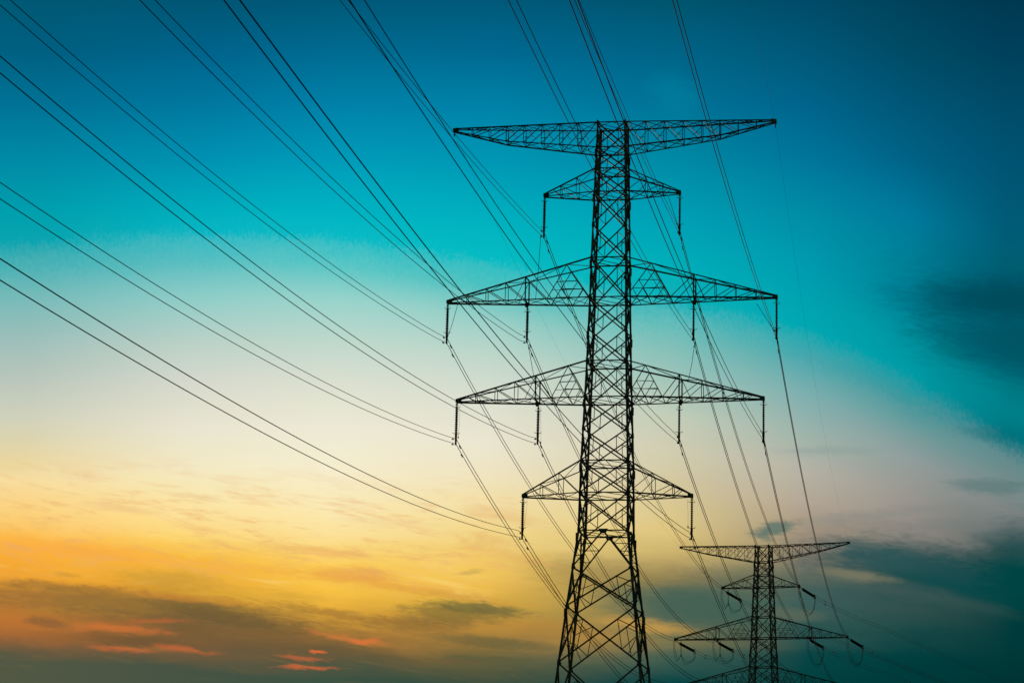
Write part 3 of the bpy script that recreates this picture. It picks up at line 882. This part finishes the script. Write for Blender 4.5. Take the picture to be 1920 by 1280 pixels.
# earth wires from tip to tip of the top arms
for side in 'LR':
    sx = -1 if side == 'L' else 1
    phi, a, bb, dz = IN_SPAN['R', '1o']['U']
    A = loc1(sx * 12.22, 57.02)
    pts = []
    for i in range(60, 0, -1):
        s = 245.0 * (i / 60) ** 1.3
        pts.append(Vector((A.x - s * math.sin(phi), A.y - s * math.cos(phi), A.z + a * s + bb * 1e-4 * s * s)))
    pts.append(A)
    B = loc2(sx * 12.19, 48.13)
    sag = OUT_SAG[side, '1o'][0]
    for i in range(1, 61):
        t = i / 60
        q = A.lerp(B, t)
        q.z -= 4 * sag * t * (1 - t)
        pts.append(q)
    # on past the far tower along the line's new direction
    for i in range(1, 50):
        s = 250 * i / 49
        pts.append(Vector((B.x + s * math.sin(OUT_AZ), B.y + s * math.cos(OUT_AZ), B.z - 0.10 * s + 3.2e-4 * s * s)))
    mb = MB()
    mb.rod(pts, 0.005, 5)
    w = mb.build('earth_wire', THIN, None, A)
    tag(w, 'hair thin earth wire over the %s tip of near tower\'s top arm' % SIDE[side], 'earth wire', 'thin earth wires on the top arms')
    root = tag(empty('earth_wire_clamp', A + Vector((0, 0, 0.2)), TH1), 'tiny clamp under the %s tip of near tower\'s top arm' % SIDE[side], 'clamp', 'clamps of the thin earth wires')
    b = MB()
    b.rod([(0, 0, 0), (0, 0, -0.5)], 0.03, 6)
    b.build('hanger_rod', FITTING, root)
    b = MB()
    b.lathe((0, -.2, -.32), (0, .2, -.32), [(0, .03), (.2, .06), (.4, .03)], 8)
    b.build('clamp_body', FITTING, root)

# thin lead wires between clamps and arms of the near tower
LEADS = [('L', '2o', (-5.34, 48.81), (-5.63, 43.77), 'from the clamp under the left tip of the short second arm'),
         ('L', '3o', (-12.28, 40.87), (-11.55, 43.54), 'beside the insulator at the left tip of the upper long arm'),
         ('L', '3i', (-6.07, 40.22), (-5.34, 36.36), 'below the left middle insulator of the upper long arm'),
         ('R', '3i', (6.29, 40.18), (5.88, 37.58), 'below the right middle insulator of the upper long arm'),
         ('R', '3o', (12.18, 41.1), (10.84, 43.26), 'beside the insulator at the right tip of the upper long arm'),
         ('R', '2o', (4.98, 49.29), (4.26, 51.58), 'beside the insulator under the right tip of the short second arm'),
         ('L', '4o', (-11.19, 33.31), (-11.11, 36.0), 'beside the insulator at the left tip of the lower long arm'),
         ('L', '4i', (-4.98, 32.87), (-5.08, 35.76), 'beside the left middle insulator of the lower long arm'),
         ('L', '5o', (-6.13, 26.42), (-5.87, 28.8), 'beside the insulator under the left tip of the short lowest arm'),
         ('R', '5o', (5.93, 26.62), (5.88, 28.75), 'beside the insulator under the right tip of the short lowest arm')]
for side, key, p, q, txt in LEADS:
    a, c = loc1(*p), loc1(*q)
    thick = 0.02 if key in ('2o', '3i') or (key == '3o') else 0.008
    b = MB()
    mid = a.lerp(c, 0.5) + Vector((0.03, 0, -0.05))
    b.rod([a, mid, c], thick, 5)
    b.lathe(a, c, [(0, .03), (.12, .045), (.2, .03)], 6)
    tag(b.build('lead_wire', THIN, None, c), 'slim lead wire ' + txt, 'lead wire', 'slim lead wires on the near tower')

# ------------------------------------------------------------------ tension fittings, jumper loops and outgoing wires at the far tower
D_IN = Vector((-math.sin(LINE), -math.cos(LINE), 0.02)).normalized()
D_OUT = Vector((math.sin(OUT_AZ), math.cos(OUT_AZ), -0.13)).normalized()

def spline(P, n=14):
    out = []
    P = [Vector(p) for p in P]
    Q = [P[0] * 2 - P[1]] + P + [P[-1] * 2 - P[-2]]
    for i in range(1, len(Q) - 2):
        for j in range(n):
            t = j / n
            a, b, c, d = Q[i - 1], Q[i], Q[i + 1], Q[i + 2]
            out.append(0.5 * ((2 * b) + (c - a) * t + (2 * a - 5 * b + 4 * c - d) * t * t + (3 * b - a - 3 * c + d) * t ** 3))
    out.append(P[-1])
    return out

for side in 'LR':
    for key in ('2o', '3o', '3i'):
        sx = -1 if side == 'L' else 1
        fx, off, fz = FAR[key]
        at = '%s %s of far tower\'s %s' % (SIDE[side], PLACE[key[1]], 'short second arm' if key[0] == '2' else 'long arm')
        T = loc2(sx * fx + off, fz - 0.05)
        # strings toward the near tower
        root = tag(empty('near_side_insulator', T), 'short stub insulator facing the camera at ' + at, 'insulator', 'stub insulators on the far tower')
        b = MB()
        b.rod([(0, 0, 0), D_IN * .25], 0.05, 6)
        b.build('link', FITTING, root)
        ins_string(D_IN * .25, D_IN * 1.3, 0.13, 6, root)
        b = MB()
        b.box(D_IN * 1.38, 0.1, 0.2, 0.5)
        b.build('yoke_plate', FITTING, root)
        # strings on the outgoing side
        s0, s1 = (1.5, 5.9) if side == 'L' else (1.2, 5.2)
        T0 = T + Vector((0, 0, -0.15)) if side == 'L' else T
        root = tag(empty('tension_insulator', T0), 'thick slanted insulator reaching right from ' + at, 'insulator', 'slanted tension insulators on the far tower')
        b = MB()
        b.rod([(0, 0, 0.1), D_OUT * (s0 - .2)], 0.045, 6)
        b.box(D_OUT * (s0 - .1), 0.12, 0.12, 0.36)
        b.build('link', FITTING, root)
        for dz in (.1, -.1):
            ins_string(D_OUT * s0 + Vector((0, 0, dz)), D_OUT * s1 + Vector((0, 0, dz)), 0.11, 22, root)
        u = D_OUT.cross(Vector((0, 0, 1))).normalized()
        v = u.cross(D_OUT)
        b = MB()
        b.torus(D_OUT * (s1 + .25), 0.3, 0.035, D_OUT, v)
        b.torus(D_OUT * (s0 - .05), 0.2, 0.03, D_OUT, v)
        b.build('corona_ring', FITTING, root)
        b = MB()
        b.box(D_OUT * (s1 + .2), 0.1, 0.1, 0.5)
        b.build('yoke_plate', FITTING, root)
        E = T0 + D_OUT * (s1 + 0.45)
        Nn = T + D_IN * 1.42
        # pilot string that holds the loop on the left arms
        if side == 'L':
            pp = loc2(sx * fx + off + 0.75, fz - 0.1, 0.2)
            root = tag(empty('pilot_insulator', pp), 'thin vertical pilot insulator near the ' + at, 'insulator', 'pilot insulators on the far tower')
            ins_string((0, 0, -.12), (0, 0, -1.9), 0.06, 12, root)
            b = MB()
            b.rod([(0, 0, 0.1), (0, 0, -.15)], 0.03, 6)
            b.build('hook', FITTING, root)
            b = MB()
            b.box((0, 0, -2.05), 0.14, 0.14, 0.3)
            b.build('loop_clamp', FITTING, root)
            P1 = pp + Vector((0, 0, -2.1))
        # pair of jumper wires
        jr = None
        for q in (-1, 1):
            o = Vector((0, 0, 0.14 * q)) + u * (0.09 * q)
            if side == 'L':
                path = [Nn + o, Nn + Vector((0.02, .2, -1.6)) + o, Nn.lerp(P1, .5) + Vector((0, 0, -1.75)) + o, P1 + o * .4,
                        P1.lerp(E, .3) + Vector((0, 0, -1.15)) + o, P1.lerp(E, .72) + Vector((0, 0, -1.25)) + o, E.lerp(P1, .03) + Vector((0, 0, -1.0)) + o, E + o]
            else:
                ch = E - Nn
                path = [Nn + o, Nn + ch * .06 + Vector((0, 0, -1.5)) + o, Nn + ch * .3 + Vector((0, 0, -2.75)) + o, Nn + ch * .58 + Vector((0, 0, -3.05)) + o,
                        Nn + ch * .84 + Vector((0, 0, -2.25)) + o, Nn + ch * .97 + Vector((0, 0, -1.0)) + o, E + o]
            mb = MB()
            mb.rod(spline(path), 0.028, 6)
            tag(mb.build('jumper_wire', ALU, None, E), '%s strand of drooping jumper loop under %s' % ('outer' if q < 0 else 'inner', at), 'jumper loop', 'jumper loops under the far tower arms')
        # outgoing pair
        for nm, dv in (('upper', 0.2), ('lower', -0.2)):
            st = E + Vector((0, 0, dv))
            pts = [st]
            zdrop = D_OUT.z * (s1 + .45)
            for i in range(1, 70):
                s = 250 * (i / 69) ** 1.2
                s_all = s + s1
                z = fz - 0.084 * s_all + 2.357e-4 * s_all * s_all + dv
                f = max(0.0, 1 - s / 25)
                z0 = st.z + (-0.12) * s
                pts.append(Vector((st.x + s * math.sin(OUT_AZ), st.y + s * math.cos(OUT_AZ), z * (1 - f) + z0 * f)))
            mb = MB()
            mb.rod(pts, 0.018, 5)
            w = mb.build('outgoing_wire', ALU, None, st)
            tag(w, 'faint %s wire leading right from the %s' % (nm, at), 'power line', 'wires leading away beyond the far tower')
            p = pts[0].lerp(pts[-1], 0.0)
            acc, last = 0, pts[0]
            for q in pts[1:]:
                L = (q - last).length
                if acc + L >= 3.6:
                    damper(last.lerp(q, (3.6 - acc) / L) - st, q - last, w)
                    break
                acc += L
                last = q
